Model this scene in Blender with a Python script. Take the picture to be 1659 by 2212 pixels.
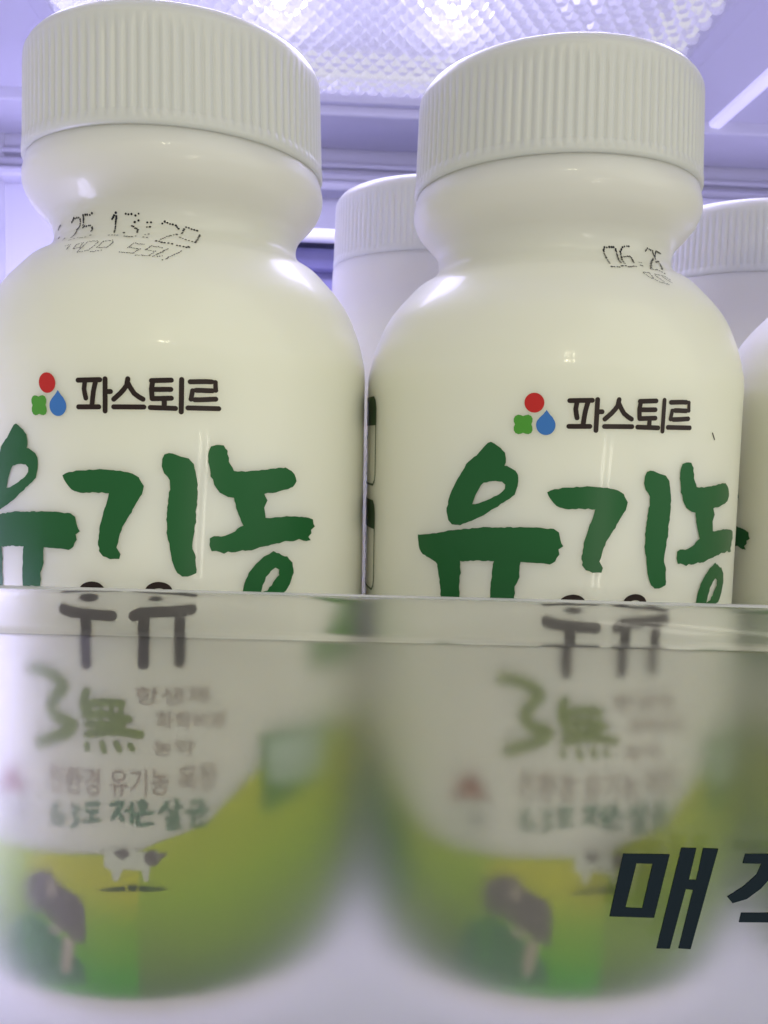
import bpy, bmesh, math, random
from mathutils import Vector, Matrix
from mathutils.geometry import tessellate_polygon
for o in list(bpy.data.objects): bpy.data.objects.remove(o)
SC=bpy.context.scene
# ---------------------------------------------------------------- camera, world, light, exposure
PITCH=.0924; ROLL=.0163; EYE=.071
cd=bpy.data.cameras.new('camera'); cam=bpy.data.objects.new('camera',cd); SC.collection.objects.link(cam); SC.camera=cam
cd.sensor_fit='VERTICAL'; cd.sensor_height=36; cd.lens=1716.3/2212*36; cd.clip_start=.005; cd.clip_end=50
right=Vector((1,0,0)); up=Vector((0,math.sin(PITCH),math.cos(PITCH))); fwd=Vector((0,math.cos(PITCH),-math.sin(PITCH)))
r2=right*math.cos(ROLL)+up*math.sin(ROLL); u2=up*math.cos(ROLL)-right*math.sin(ROLL)
cam.matrix_world=Matrix(((r2.x,u2.x,-fwd.x,0),(r2.y,u2.y,-fwd.y,0),(r2.z,u2.z,-fwd.z,EYE),(0,0,0,1)))
cd.dof.use_dof=True; cd.dof.focus_distance=.093; cd.dof.aperture_fstop=28.2/.42
W=bpy.data.worlds.new('World'); SC.world=W; W.use_nodes=True
W.node_tree.nodes['Background'].inputs[0].default_value=(1,.995,.92,1)
W.node_tree.nodes['Background'].inputs[1].default_value=.46
LENS_EMIT=.16; UNDER_W=.28; LED_EMIT=10; LED_W=.009; LAMP_W=.33; SIDE_W=.4
def area(name,loc,target,sx,sy,w,col):
    l=bpy.data.lights.new(name,'AREA'); l.shape='RECTANGLE'; l.size=sx; l.size_y=sy; l.energy=w; l.color=col
    o=bpy.data.objects.new(name,l); SC.collection.objects.link(o); o.location=loc
    d=Vector(target)-Vector(loc); o.rotation_euler=d.to_track_quat('-Z','Z').to_euler(); return o
area('kitchen_strip_light',(.270,-.60,-.03),(.03,.1,.05),.018,.22,.14,(1,.95,.80))
area('kitchen_strip_light',(.312,-.58,-.03),(.03,.1,.05),.016,.22,.14,(1,.95,.80))
area('kitchen_window_light',(.02,-.60,.46),(0,.1,.06),.040,.050,.22,(1,.92,.66))
area('kitchen_window_light',(.07,-.60,.46),(0,.1,.06),.012,.050,.08,(1,.92,.66))
area('kitchen_ceiling_light',(.75,-.35,.55),(.05,.12,.03),1.3,1.0,2.4,(1,1,.86))
SC.view_settings.view_transform='Standard'; SC.view_settings.look='None'; SC.view_settings.gamma=1; SC.view_settings.use_curve_mapping=False
SC.view_settings.exposure=.4
SC.render.engine='CYCLES'; cy=SC.cycles
cy.use_denoising=True
try: cy.denoiser='OPENIMAGEDENOISE'
except Exception: pass
cy.sample_clamp_indirect=4; cy.max_bounces=14; cy.transmission_bounces=10; cy.diffuse_bounces=5; cy.caustics_refractive=True; cy.caustics_reflective=False; cy.blur_glossy=.3
# label outlines: angle round the bottle (rad), height above its base (mm)
D={"YU":[[[-0.1857,72.07],[-0.1659,71.78],[-0.139,71.33],[-0.1206,70.8],[-0.1136,70.12],[-0.121,69.3],[-0.0947,69.04],[-0.0684,68.66],[-0.0541,67.85],[-0.0581,66.9],[-0.0704,65.93],[-0.1056,65.07],[-0.1574,64.18],[-0.2107,63.27],[-0.266,62.48],[-0.3241,61.89],[-0.3668,61.86],[-0.3885,62.39],[-0.4,63.37],[-0.3912,64.68],[-0.371,66.13],[-0.3422,67.58],[-0.3078,68.87],[-0.291,69.58],[-0.252,70.44],[-0.2195,71.29],[-0.1985,71.9]],[[-0.215,67.1],[-0.1719,67.42],[-0.1292,67.35],[-0.1119,66.98],[-0.1156,66.43],[-0.1381,65.91],[-0.1909,65.1],[-0.2344,64.63],[-0.2661,64.5],[-0.2599,65.15],[-0.247,65.87],[-0.2342,66.52]]],"YUB":[[[-0.568,60.08],[-0.4909,60.37],[-0.3599,61.16],[-0.2092,61.79],[-0.0709,62.03],[0.0612,62.08],[0.1064,61.96],[0.1269,61.62],[0.1352,60.68],[0.1472,60.0],[0.1297,59.58],[0.1314,59.03],[0.1165,58.2],[0.0918,57.84],[0.0666,57.87],[-0.0371,57.91],[-0.0386,56.61],[-0.0407,55.77],[-0.0572,54.9],[-0.0586,53.36],[-0.1687,53.11],[-0.1684,54.66],[-0.1648,56.36],[-0.1556,57.84],[-0.2382,57.66],[-0.3217,57.39],[-0.3154,55.98],[-0.322,54.23],[-0.3166,52.67],[-0.417,52.31],[-0.4271,54.47],[-0.443,56.76],[-0.4663,57.13],[-0.5093,57.44],[-0.5471,57.92],[-0.5636,58.76]]],"GI":[[[0.0691,66.23],[0.0868,66.56],[0.1365,66.8],[0.2409,67.04],[0.3303,66.95],[0.3785,66.66],[0.407,66.15],[0.4276,65.25],[0.4206,64.34],[0.3961,63.29],[0.3665,61.98],[0.3417,60.92],[0.3263,59.87],[0.3159,58.82],[0.3076,58.28],[0.327,57.5],[0.3197,56.97],[0.28,56.95],[0.2499,57.25],[0.2349,57.84],[0.2304,58.89],[0.2367,60.34],[0.2529,61.92],[0.2706,63.24],[0.2813,64.41],[0.2087,64.43],[0.1506,64.33],[0.1129,64.7],[0.0855,65.46]]],"II":[[[0.5029,68.25],[0.5145,68.85],[0.5458,68.97],[0.5789,68.59],[0.6123,68.41],[0.6314,67.76],[0.6437,66.45],[0.6501,64.61],[0.6429,62.77],[0.6397,61.18],[0.6295,59.33],[0.6263,58.0],[0.6389,57.45],[0.6413,55.31],[0.6189,55.06],[0.5849,54.88],[0.5609,55.37],[0.542,56.45],[0.5329,58.04],[0.5209,59.63],[0.5196,61.47],[0.525,63.31],[0.535,64.88],[0.5325,65.92],[0.5119,66.7],[0.5027,67.48]]],"NO":[[[0.6947,69.09],[0.7047,69.74],[0.7295,69.93],[0.7594,69.89],[0.7744,69.23],[0.7847,68.04],[0.8051,66.98],[0.8574,66.89],[0.9343,67.06],[1.0039,67.21],[1.0595,67.33],[1.0918,66.9],[1.108,66.47],[1.1189,65.62],[1.0991,64.93],[1.0602,64.68],[0.9924,64.32],[0.946,64.27],[0.9598,63.52],[0.9482,62.57],[0.9553,61.4],[1.0171,61.38],[1.0934,61.41],[1.1771,61.13],[1.2254,60.82],[1.2226,60.19],[1.2355,59.87],[1.2105,59.48],[1.2154,59.04],[1.1928,58.65],[1.2113,58.17],[1.1635,58.22],[1.1349,58.49],[1.1141,58.33],[1.055,58.45],[0.9815,58.09],[0.9236,57.91],[0.9013,57.67],[0.8575,57.6],[0.8414,57.68],[0.7942,57.5],[0.7787,57.63],[0.7633,57.46],[0.7431,57.57],[0.7079,57.79],[0.6961,58.48],[0.6982,59.28],[0.7182,59.53],[0.7482,59.37],[0.7788,59.61],[0.81,59.98],[0.8204,60.29],[0.8468,60.62],[0.8309,61.45],[0.8131,62.68],[0.805,63.9],[0.7792,64.04],[0.7437,64.46],[0.7189,65.39],[0.7023,66.72],[0.6946,68.03]]],"NG":[[[0.9971,57.36],[1.0239,56.94],[1.0684,56.5],[1.0975,55.71],[1.1043,54.41],[1.0821,53.04],[1.0501,52.13],[1.0003,51.86],[0.9355,51.82],[0.8684,52.07],[0.8414,52.69],[0.8521,53.77],[0.8738,54.96],[0.907,56.0],[0.9467,56.76]],[[1.0059,55.23],[1.0218,55.05],[1.0221,54.34],[0.994,53.57],[0.9646,52.66],[0.9298,52.47],[0.9412,53.28],[0.9586,54.22],[0.982,54.95]]],"RED":[[[0.0455,76.62],[0.0447,76.37],[0.0419,76.13],[0.0371,75.91],[0.0306,75.73],[0.0226,75.59],[0.0137,75.5],[0.0042,75.47],[-0.0054,75.5],[-0.0147,75.58],[-0.023,75.72],[-0.0301,75.9],[-0.0355,76.11],[-0.039,76.36],[-0.0403,76.61],[-0.0396,76.87],[-0.0367,77.11],[-0.0318,77.33],[-0.0251,77.51],[-0.0172,77.64],[-0.0082,77.73],[0.0013,77.76],[0.0109,77.73],[0.02,77.65],[0.0283,77.51],[0.0352,77.33],[0.0406,77.12],[0.0441,76.88]]],"CLO":[[[-0.0782,75.08],[-0.066,75.22],[-0.0538,75.17],[-0.0445,75.06],[-0.0346,75.17],[-0.0216,75.23],[-0.0094,75.09],[-0.0029,74.78],[-0.0035,74.43],[-0.0072,74.13],[-0.0028,73.81],[-0.0013,73.44],[-0.0069,73.12],[-0.0188,72.98],[-0.032,73.03],[-0.0422,73.13],[-0.0512,73.02],[-0.0633,72.96],[-0.0758,73.09],[-0.0833,73.41],[-0.0837,73.79],[-0.0789,74.11],[-0.0845,74.41],[-0.0849,74.76]]],"DRO":[[[0.0564,75.8],[0.0699,75.3],[0.0822,74.96],[0.0879,74.71],[0.0924,74.51],[0.0953,74.28],[0.0963,74.04],[0.0956,73.8],[0.093,73.58],[0.0888,73.37],[0.0831,73.19],[0.0762,73.05],[0.0683,72.95],[0.0598,72.91],[0.0511,72.91],[0.0426,72.96],[0.0345,73.06],[0.0273,73.2],[0.0214,73.38],[0.0169,73.58],[0.014,73.81],[0.013,74.05],[0.0137,74.29],[0.0163,74.52],[0.0268,74.89],[0.0422,75.29]]],"BRAND":[[[0.1529,76.88],[0.2496,76.95]],[[0.1845,76.83],[0.1797,75.94],[0.187,74.92]],[[0.2323,76.84],[0.2213,75.7],[0.2133,74.04]],[[0.153,73.94],[0.2434,73.97]],[[0.2723,77.05],[0.2702,73.52]],[[0.2783,75.66],[0.2941,75.67]],[[0.3672,77.09],[0.3621,76.38],[0.3348,75.48],[0.3074,74.83]],[[0.367,76.64],[0.3922,75.51],[0.428,74.89]],[[0.3069,73.99],[0.4314,74.03]],[[0.4638,76.95],[0.5436,77.06]],[[0.4684,76.95],[0.4633,76.06],[0.4657,75.04]],[[0.4727,75.99],[0.5414,76.04]],[[0.4657,74.97],[0.543,75.07]],[[0.5146,74.95],[0.5143,74.05]],[[0.4578,73.99],[0.5596,73.95]],[[0.586,77.17],[0.5831,73.58]],[[0.621,76.95],[0.7254,76.98],[0.7272,76.1],[0.6303,75.96],[0.6234,75.02],[0.727,75.11]],[[0.6108,74.04],[0.7398,74.05]]],"TICK":[[[0.905,73.49],[0.9241,72.74]]],"UU":[[[0.0496,51.1],[0.1123,50.89],[0.1989,50.74],[0.3262,50.63]],[[0.1795,50.5],[0.185,49.17],[0.1731,47.53],[0.1755,44.7]],[[0.3609,50.65],[0.4195,50.97],[0.4969,51.02],[0.5742,51.04],[0.6583,51.16]],[[0.433,50.65],[0.4283,48.77],[0.4228,44.86]],[[0.5819,50.69],[0.5774,48.66],[0.5745,44.87]]],"UUO":[[[[0.2565,53.2],[0.2546,52.94],[0.2504,52.69],[0.2432,52.46],[0.2338,52.26],[0.2226,52.11],[0.2097,52.01],[0.1965,51.97],[0.1833,51.98],[0.1706,52.06],[0.159,52.18],[0.1491,52.35],[0.1422,52.57],[0.1378,52.81],[0.1361,53.07],[0.138,53.33],[0.1426,53.58],[0.1502,53.82],[0.1601,54.02],[0.1721,54.17],[0.185,54.27],[0.1982,54.32],[0.2114,54.3],[0.224,54.23],[0.2351,54.1],[0.2442,53.92],[0.2511,53.71],[0.2552,53.46]],[[0.2286,53.12],[0.2279,53.02],[0.2255,52.92],[0.2217,52.83],[0.2167,52.76],[0.2108,52.7],[0.2042,52.66],[0.1969,52.64],[0.19,52.64],[0.1833,52.67],[0.1773,52.71],[0.1722,52.78],[0.1686,52.86],[0.1663,52.95],[0.1654,53.05],[0.1664,53.16],[0.1689,53.25],[0.1727,53.34],[0.1777,53.42],[0.184,53.48],[0.1906,53.52],[0.1978,53.55],[0.2048,53.54],[0.2114,53.51],[0.2171,53.46],[0.2222,53.4],[0.2258,53.32],[0.2281,53.22]]],[[[0.5419,53.22],[0.5404,52.97],[0.5361,52.73],[0.5291,52.53],[0.5199,52.36],[0.5089,52.23],[0.4967,52.15],[0.4838,52.13],[0.4709,52.16],[0.4587,52.25],[0.4478,52.38],[0.4387,52.56],[0.4319,52.78],[0.4277,53.01],[0.4263,53.26],[0.4279,53.51],[0.4322,53.75],[0.4392,53.96],[0.4485,54.13],[0.4596,54.27],[0.4718,54.35],[0.4846,54.37],[0.4974,54.33],[0.5096,54.25],[0.5205,54.11],[0.5296,53.93],[0.5364,53.71],[0.5406,53.47]],[[0.515,53.18],[0.5142,53.09],[0.5119,53.0],[0.5081,52.92],[0.5032,52.85],[0.4974,52.8],[0.4909,52.78],[0.484,52.77],[0.4772,52.78],[0.4707,52.82],[0.4648,52.87],[0.4599,52.94],[0.4563,53.02],[0.4541,53.11],[0.4534,53.21],[0.4542,53.3],[0.4565,53.39],[0.4602,53.47],[0.4651,53.53],[0.4709,53.58],[0.4774,53.61],[0.4843,53.62],[0.4911,53.61],[0.4977,53.58],[0.5035,53.52],[0.5084,53.45],[0.512,53.37],[0.5143,53.28]]]],"THREE":[[[-0.1071,43.4],[-0.0521,43.4],[0.005,43.08],[0.0587,42.27],[0.0644,41.74],[0.0273,40.67],[0.0014,39.48],[0.0129,38.41],[0.0668,37.88],[0.1068,37.58],[0.0891,36.7],[0.0163,35.77],[-0.0687,34.79]]],"MU":[[[0.1762,41.57],[0.1594,40.45],[0.1668,38.82]],[[0.1751,40.06],[0.2547,40.43],[0.3308,40.32]],[[0.1712,38.82],[0.264,39.01],[0.3596,38.46]],[[0.1911,39.82],[0.1898,37.89]],[[0.2387,40.02],[0.2374,37.83]],[[0.285,40.07],[0.2858,37.88]],[[0.3257,40.1],[0.3265,37.91]],[[0.1735,37.73],[0.3346,37.92]],[[0.1782,36.58],[0.2936,37.07],[0.4055,36.68]],[[0.1718,35.38],[0.1767,34.83]],[[0.2411,35.63],[0.251,34.68]],[[0.303,35.7],[0.3179,34.88]],[[0.3631,35.44],[0.373,35.03]]],"TEXT":[["항생제",[[0.3882,42.29],[0.6986,41.86],[0.3873,40.25],[0.6982,39.78]]],["화학비료",[[0.4732,39.38],[0.7774,38.69],[0.4725,37.32],[0.7771,36.58]]],["농약",[[0.4603,36.1],[0.6344,35.78],[0.4596,34.16],[0.634,33.82]]],["친환경 유기농 목장",[[-0.0182,32.56],[0.7352,32.78],[-0.0218,29.29],[0.7348,29.51]]]],"HILL":[[-0.9005,30.06],[-0.7674,28.05],[-0.6072,24.46],[-0.4498,21.86],[-0.2684,21.52],[-0.0368,21.77],[0.1784,22.29],[0.3669,22.53],[0.4874,23.89],[0.688,25.44],[0.7712,27.64],[0.8577,29.49],[0.9256,30.96],[1.0735,33.37],[1.3601,33.54],[1.6724,31.46]],"BOX":[[0.9368,35.12],[1.3496,33.95],[1.3151,27.35],[0.9496,24.94]],"BOXI":[[0.9727,34.33],[1.312,33.38],[1.2968,27.83],[1.055,28.17],[0.9793,29.16]],"ROOF":[[-0.243,31.32],[-0.1493,28.57],[-0.3612,27.52]],"HOUSE":[[-0.3358,27.65],[-0.1648,28.49],[-0.1664,23.71],[-0.3069,23.36]],"DOOR":[[-0.2216,26.37],[-0.1988,26.51],[-0.1973,25.2],[-0.2202,25.06]],"COWD":[[[-0.1402,18.71],[-0.0669,19.49],[-0.0132,19.51],[0.0135,18.49],[0.0597,17.71],[0.1179,17.08],[0.1509,15.76],[0.1542,12.87],[0.1471,11.11],[0.1015,11.51],[0.0545,12.45],[-0.0072,13.29],[-0.0599,14.13],[-0.1314,14.21],[-0.1686,15.4],[-0.1738,17.14]]],"COWL":[[[-0.0342,18.67],[0.0132,18.06],[-0.0036,16.52],[-0.0366,16.61]],[[0.042,12.1],[0.1015,11.51],[0.072,7.37],[0.0209,7.07]],[[-0.0273,13.16],[0.0426,12.69],[0.0295,12.03],[-0.0286,11.98]]],"BUSH":[[[-0.2513,11.99],[-0.147,14.09],[-0.0339,13.12],[0.0409,11.21],[0.1406,8.61],[0.1417,6.01],[0.0286,5.7],[-0.1557,4.78],[-0.3308,4.53]]],"CALF":[[[0.2433,22.7],[0.3062,23.2],[0.3872,22.79],[0.4771,22.79],[0.4764,21.14],[0.4414,20.91],[0.4356,19.19],[0.4156,19.22],[0.4061,20.51],[0.3252,20.66],[0.3038,19.23],[0.2831,19.21],[0.2733,20.47],[0.242,20.85]]],"CALFD":[[[0.4172,22.5],[0.4522,23.02],[0.477,22.56],[0.5216,22.42],[0.4865,21.68],[0.4714,21.0],[0.4365,21.05],[0.4168,21.65]],[[0.2852,22.84],[0.3368,23.16],[0.3618,22.51],[0.326,21.8],[0.2953,22.21]]],"SHADE":[[[0.2187,18.18],[0.3649,18.81],[0.5103,18.27],[0.5051,17.93],[0.3645,17.96],[0.2295,17.92]]],"GRASS":[[[-0.0642,21.44],[0.1889,21.64],[0.3866,21.84],[0.5962,21.44],[0.5993,4.54],[0.3684,4.5],[0.1446,4.75],[-0.0781,5.97],[-0.2183,7.98]]],"BRUSH":[[[0.0237,27.85],[0.001,26.76],[0.0064,25.5],[0.0432,25.52],[0.0564,26.29],[0.0261,26.59]],[[0.0986,27.99],[0.1272,27.66],[0.1036,27.02],[0.1284,26.25],[0.0967,25.44]],[[0.2206,28.38],[0.1667,28.19],[0.1691,27.35],[0.2147,27.53]],[[0.1911,27.4],[0.1903,26.41]],[[0.1571,26.19],[0.2248,26.49]],[[0.2783,28.38],[0.3297,28.62],[0.3036,27.7],[0.2826,26.71]],[[0.3036,27.7],[0.3285,26.6]],[[0.3442,27.72],[0.3665,27.79]],[[0.3678,28.56],[0.3668,26.33]],[[0.415,28.83],[0.3999,28.61],[0.4017,28.11],[0.4175,27.93],[0.4295,28.26],[0.415,28.83]],[[0.4145,27.88],[0.4143,27.43]],[[0.3794,27.28],[0.4541,27.4]],[[0.3942,26.88],[0.3917,26.04],[0.4535,26.13]],[[0.5186,28.55],[0.4886,27.35]],[[0.5106,28.01],[0.538,27.25]],[[0.5582,28.75],[0.5577,26.92]],[[0.558,27.91],[0.5758,27.89]],[[0.518,26.59],[0.5626,26.57],[0.5594,26.01],[0.5228,26.02],[0.5206,25.37],[0.5722,25.47]],[[0.6228,28.29],[0.668,28.28],[0.6629,27.44]],[[0.6025,27.22],[0.6933,27.18]],[[0.6326,27.12],[0.6294,26.43]],[[0.6628,27.1],[0.6636,26.36]],[[0.6273,26.15],[0.6272,25.43],[0.6828,25.43]]],"SIDE1":[[-1.0838,76.84],[-1.064,73.09],[-1.0546,64.85]],"SIDE2":[[-1.0501,62.77],[-1.0419,58.98],[-1.024,50.6]],"PB":[[0.369,4.65],[2.0295,-12.4],[0.2024,2.9]],"DATEL":[[[-0.3252,97.31],[-0.2987,97.67],[-0.2362,97.61],[-0.2227,97.3],[-0.2243,96.65],[-0.249,96.07],[-0.2236,94.88]],[[-0.171,94.14],[-0.1315,94.58]],[[-0.0942,97.87],[-0.1188,97.73],[-0.1857,97.79],[-0.1884,96.71]],[[-0.1866,96.26],[-0.1713,96.41],[-0.11,96.4],[-0.0884,96.19],[-0.0708,95.55]],[[-0.0945,94.42],[-0.0549,94.47],[-0.0402,94.8]],[[-0.5124,97.38],[-0.5682,97.09]],[[-0.4845,95.7],[-0.4458,95.37]],[[-0.3169,95.01],[-0.2808,94.64]],[[0.114,97.64],[0.0981,97.41],[0.0811,96.99]],[[0.114,97.64],[0.1183,97.27],[0.1132,96.51],[0.1227,95.63],[0.1401,94.92]],[[0.1216,94.53],[0.1837,94.49]],[[0.1902,97.54],[0.235,97.45],[0.2627,97.33],[0.2914,97.47]],[[0.2872,96.69],[0.2595,96.48]],[[0.2445,95.98],[0.2976,95.39],[0.3008,94.96]],[[0.21,94.91],[0.2119,94.9]],[[0.238,94.3],[0.2747,94.13],[0.3102,94.26]],[[0.3546,96.49],[0.3818,96.51]],[[0.3548,95.89],[0.3757,95.86]],[[0.3622,94.66],[0.3839,94.76]],[[0.3643,94.17],[0.3857,94.09]],[[0.4611,96.43],[0.4793,96.69],[0.5161,96.48],[0.5581,96.26],[0.5755,95.89]],[[0.5627,94.93],[0.5253,94.67],[0.4726,93.86]],[[0.4494,93.59],[0.4971,93.35],[0.5389,93.28]],[[0.5983,95.12],[0.6144,95.81],[0.6286,96.13],[0.6678,95.98],[0.7068,95.8]],[[0.7203,95.22],[0.7048,94.65],[0.6767,93.73]],[[0.5868,94.44],[0.6221,94.07],[0.6748,93.72]],[[0.5676,93.07],[0.6187,92.93]],[[0.634,93.03],[0.6357,92.99]]],"DATEL2":[[[-0.1293,93.19],[-0.0949,93.27],[-0.0926,92.63]],[[-0.0451,93.18],[-0.0041,93.42],[-0.0021,92.7],[-0.044,92.62],[-0.0451,93.18]],[[0.0036,92.15],[0.0258,93.54],[0.0878,93.57]],[[0.1015,93.37],[0.0716,92.21],[0.0077,92.02]],[[0.1159,92.55],[0.1329,93.5],[0.1863,93.55],[0.1991,93.3],[0.1803,92.59],[0.1305,92.5]],[[0.0921,91.96],[0.1525,92.14]],[[0.384,93.02],[0.3239,93.14],[0.3009,92.54],[0.3685,92.3],[0.3378,91.68],[0.2641,91.84]],[[0.4858,92.6],[0.4282,92.82],[0.3981,92.24],[0.4513,92.07],[0.4248,91.41],[0.3547,91.46]],[[0.5211,92.55],[0.4599,91.55],[0.4446,91.34]],[[0.4911,91.4],[0.4695,91.31]],[[0.5939,92.32],[0.527,91.35],[0.5115,91.03],[0.4956,90.96]]],"DATER":[[[0.5333,96.67],[0.4557,96.53],[0.4449,96.05],[0.4383,95.0],[0.4208,93.95]],[[0.5498,96.36],[0.5467,95.59],[0.5107,94.18]],[[0.423,93.42],[0.461,93.42],[0.5056,93.64]],[[0.6711,96.99],[0.6127,96.81],[0.601,96.5],[0.5787,95.65],[0.5752,95.34],[0.6577,95.51]],[[0.5724,95.28],[0.5353,94.16]],[[0.6631,95.34],[0.6296,94.44]],[[0.5263,93.7],[0.5446,93.59],[0.605,93.79]],[[0.6929,94.67],[0.708,94.65]],[[0.6561,94.04],[0.6675,93.97]],[[0.8513,96.69],[0.8724,97.11],[0.943,97.01],[0.9561,96.46]],[[0.9306,95.86],[0.7463,94.1],[0.7158,93.65],[0.7718,93.63]],[[1.0719,97.03],[0.9951,97.11],[0.9616,95.95]],[[0.9262,95.4],[0.9941,95.72],[0.9731,95.19],[0.8322,93.86]],[[0.785,93.5],[0.8134,93.24]]],"DATER2":[[[0.6284,92.94],[0.6706,92.98],[0.6796,92.33],[0.6603,92.13],[0.6237,92.81]],[[0.6711,92.1],[0.7117,91.66],[0.7666,91.53]],[[0.7141,92.86],[0.7921,92.74],[0.8172,92.31]],[[0.7092,92.63],[0.7433,91.84]],[[0.7651,92.61],[0.8106,91.92]]],"MAE":[[[[27.85,23.82],[33.26,23.74],[31.93,16.04],[26.69,16.22]],[[29.46,22.68],[31.35,22.62],[30.47,17.2],[28.49,17.29]]]],"AE":[[[[34.57,24.55],[36.32,24.5],[35.71,20.66],[36.58,20.66],[37.13,24.5],[38.89,24.42],[36.48,12.16],[35.06,12.27],[36.29,19.45],[35.42,19.54],[34.02,12.22],[32.46,12.28]]]],"JIK":[[[[42.1,23.8],[48.21,23.81],[48.01,22.63],[45.97,22.63],[45.88,21.84],[47.86,18.73],[46.66,18.17],[45.14,20.71],[44.25,19.59],[42.69,18.32],[41.03,17.81],[40.36,18.6],[42.19,19.87],[43.61,21.28],[44.12,22.63],[41.89,22.68]]],[[[49.13,24.37],[50.49,24.37],[49.59,17.31],[48.22,17.32]]],[[[42.16,16.62],[49.64,16.6],[48.85,11.89],[47.33,11.89],[47.93,15.41],[41.98,15.48]]]]}
# ---------------------------------------------------------------- helpers
MM=0.001
def new_mat(name):
    m=bpy.data.materials.new(name); m.use_nodes=True
    nt=m.node_tree; nt.nodes.clear()
    out=nt.nodes.new('ShaderNodeOutputMaterial')
    return m,nt,out
def principled(name,color,rough=.4,sss=0,spec=.5,coat=0,vary=0,scale=60,bump=0,bscale=300,metal=0,sss_scale=.004):
    m,nt,out=new_mat(name)
    p=nt.nodes.new('ShaderNodeBsdfPrincipled')
    p.inputs['Base Color'].default_value=(*color,1); p.inputs['Roughness'].default_value=rough
    p.inputs['Metallic'].default_value=metal
    p.inputs['Specular IOR Level'].default_value=spec
    p.inputs['Coat Weight'].default_value=coat; p.inputs['Coat Roughness'].default_value=.08
    if sss:
        p.inputs['Subsurface Weight'].default_value=sss
        p.inputs['Subsurface Radius'].default_value=(1,.85,.65)
        p.inputs['Subsurface Scale'].default_value=sss_scale
    tc=nt.nodes.new('ShaderNodeTexCoord')
    if vary:
        n=nt.nodes.new('ShaderNodeTexNoise'); n.inputs['Scale'].default_value=scale; n.inputs['Detail'].default_value=4
        nt.links.new(tc.outputs['Object'],n.inputs['Vector'])
        mx=nt.nodes.new('ShaderNodeMix'); mx.data_type='RGBA'
        mx.inputs['A'].default_value=(*[c*(1-vary) for c in color],1); mx.inputs['B'].default_value=(*[min(1,c*(1+vary)) for c in color],1)
        nt.links.new(n.outputs['Fac'],mx.inputs['Factor']); nt.links.new(mx.outputs['Result'],p.inputs['Base Color'])
    if bump:
        n=nt.nodes.new('ShaderNodeTexNoise'); n.inputs['Scale'].default_value=bscale; n.inputs['Detail'].default_value=3
        nt.links.new(tc.outputs['Object'],n.inputs['Vector'])
        b=nt.nodes.new('ShaderNodeBump'); b.inputs['Strength'].default_value=bump; b.inputs['Distance'].default_value=.0003
        nt.links.new(n.outputs['Fac'],b.inputs['Height']); nt.links.new(b.outputs['Normal'],p.inputs['Normal'])
    nt.links.new(p.outputs[0],out.inputs[0])
    return m
def mesh_obj(name,verts,faces,mats,parent=None,smooth=False,idx=None,scale=MM):
    me=bpy.data.meshes.new(name)
    me.from_pydata([tuple(c*scale for c in v) for v in verts],[],faces)
    for m in (mats if isinstance(mats,(list,tuple)) else [mats]): me.materials.append(m)
    if smooth: me.shade_smooth()
    if idx is not None: me.polygons.foreach_set('material_index',idx)
    o=bpy.data.objects.new(name,me); SC.collection.objects.link(o)
    if parent: o.parent=parent
    return o
def empty(name,loc,rz=0,ry=0):
    o=bpy.data.objects.new(name,None); SC.collection.objects.link(o); o.empty_display_size=.01
    o.location=[c*MM for c in loc]; o.rotation_euler=(0,ry,rz); return o
def tag(o,label=None,cat=None,group=None,kind=None):
    if label: o['label']=label
    if cat: o['category']=cat
    if group: o['group']=group
    if kind: o['kind']=kind
    return o
def copy_tree(o,parent=None):
    c=o.copy(); SC.collection.objects.link(c); c.parent=parent
    for ch in list(o.children): copy_tree(ch,c)
    return c
def bevel(o,w,seg=3):
    m=o.modifiers.new('b','BEVEL'); m.width=w*MM; m.segments=seg; m.limit_method='ANGLE'; o.data.shade_smooth(); 
    return o
def box(name,x0,x1,y0,y1,z0,z1,mat,parent=None,bev=0):
    v=[(x,y,z) for x in (x0,x1) for y in (y0,y1) for z in (z0,z1)]
    f=[(0,1,3,2),(4,6,7,5),(0,4,5,1),(2,3,7,6),(0,2,6,4),(1,5,7,3)]
    o=mesh_obj(name,v,f,mat,parent)
    if bev: bevel(o,bev)
    return o
def dense(prof,n=6):
    """Catmull-Rom through the profile points (r,z), z falling"""
    P=[prof[0]]+list(prof)+[prof[-1]]; out=[]
    for i in range(1,len(P)-2):
        a,b,c,d=P[i-1],P[i],P[i+1],P[i+2]
        for k in range(n):
            t=k/n
            out.append(tuple(.5*((2*b[j])+(-a[j]+c[j])*t+(2*a[j]-5*b[j]+4*c[j]-d[j])*t*t+(-a[j]+3*b[j]-3*c[j]+d[j])*t**3) for j in (0,1)))
    out.append(prof[-1]); return out
def lathe(name,rings,seg,mat,parent,cap_top=True,cap_bot=True,rfun=None):
    v=[];f=[]
    for (r,z) in rings:
        for i in range(seg):
            a=2*math.pi*i/seg; rr=r if rfun is None else rfun(r,z,i)
            v.append((rr*math.sin(a),-rr*math.cos(a),z))
    for j in range(len(rings)-1):
        for i in range(seg):
            k=(i+1)%seg; f.append((j*seg+i,(j+1)*seg+i,(j+1)*seg+k,j*seg+k))
    if cap_top: v.append((0,0,rings[0][1])); c=len(v)-1; f+=[(c,i,(i+1)%seg) for i in range(seg)]
    if cap_bot: v.append((0,0,rings[-1][1])); c=len(v)-1; n=(len(rings)-1)*seg; f+=[(c,n+(i+1)%seg,n+i) for i in range(seg)]
    return mesh_obj(name,v,f,mat,parent,smooth=True)
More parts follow.
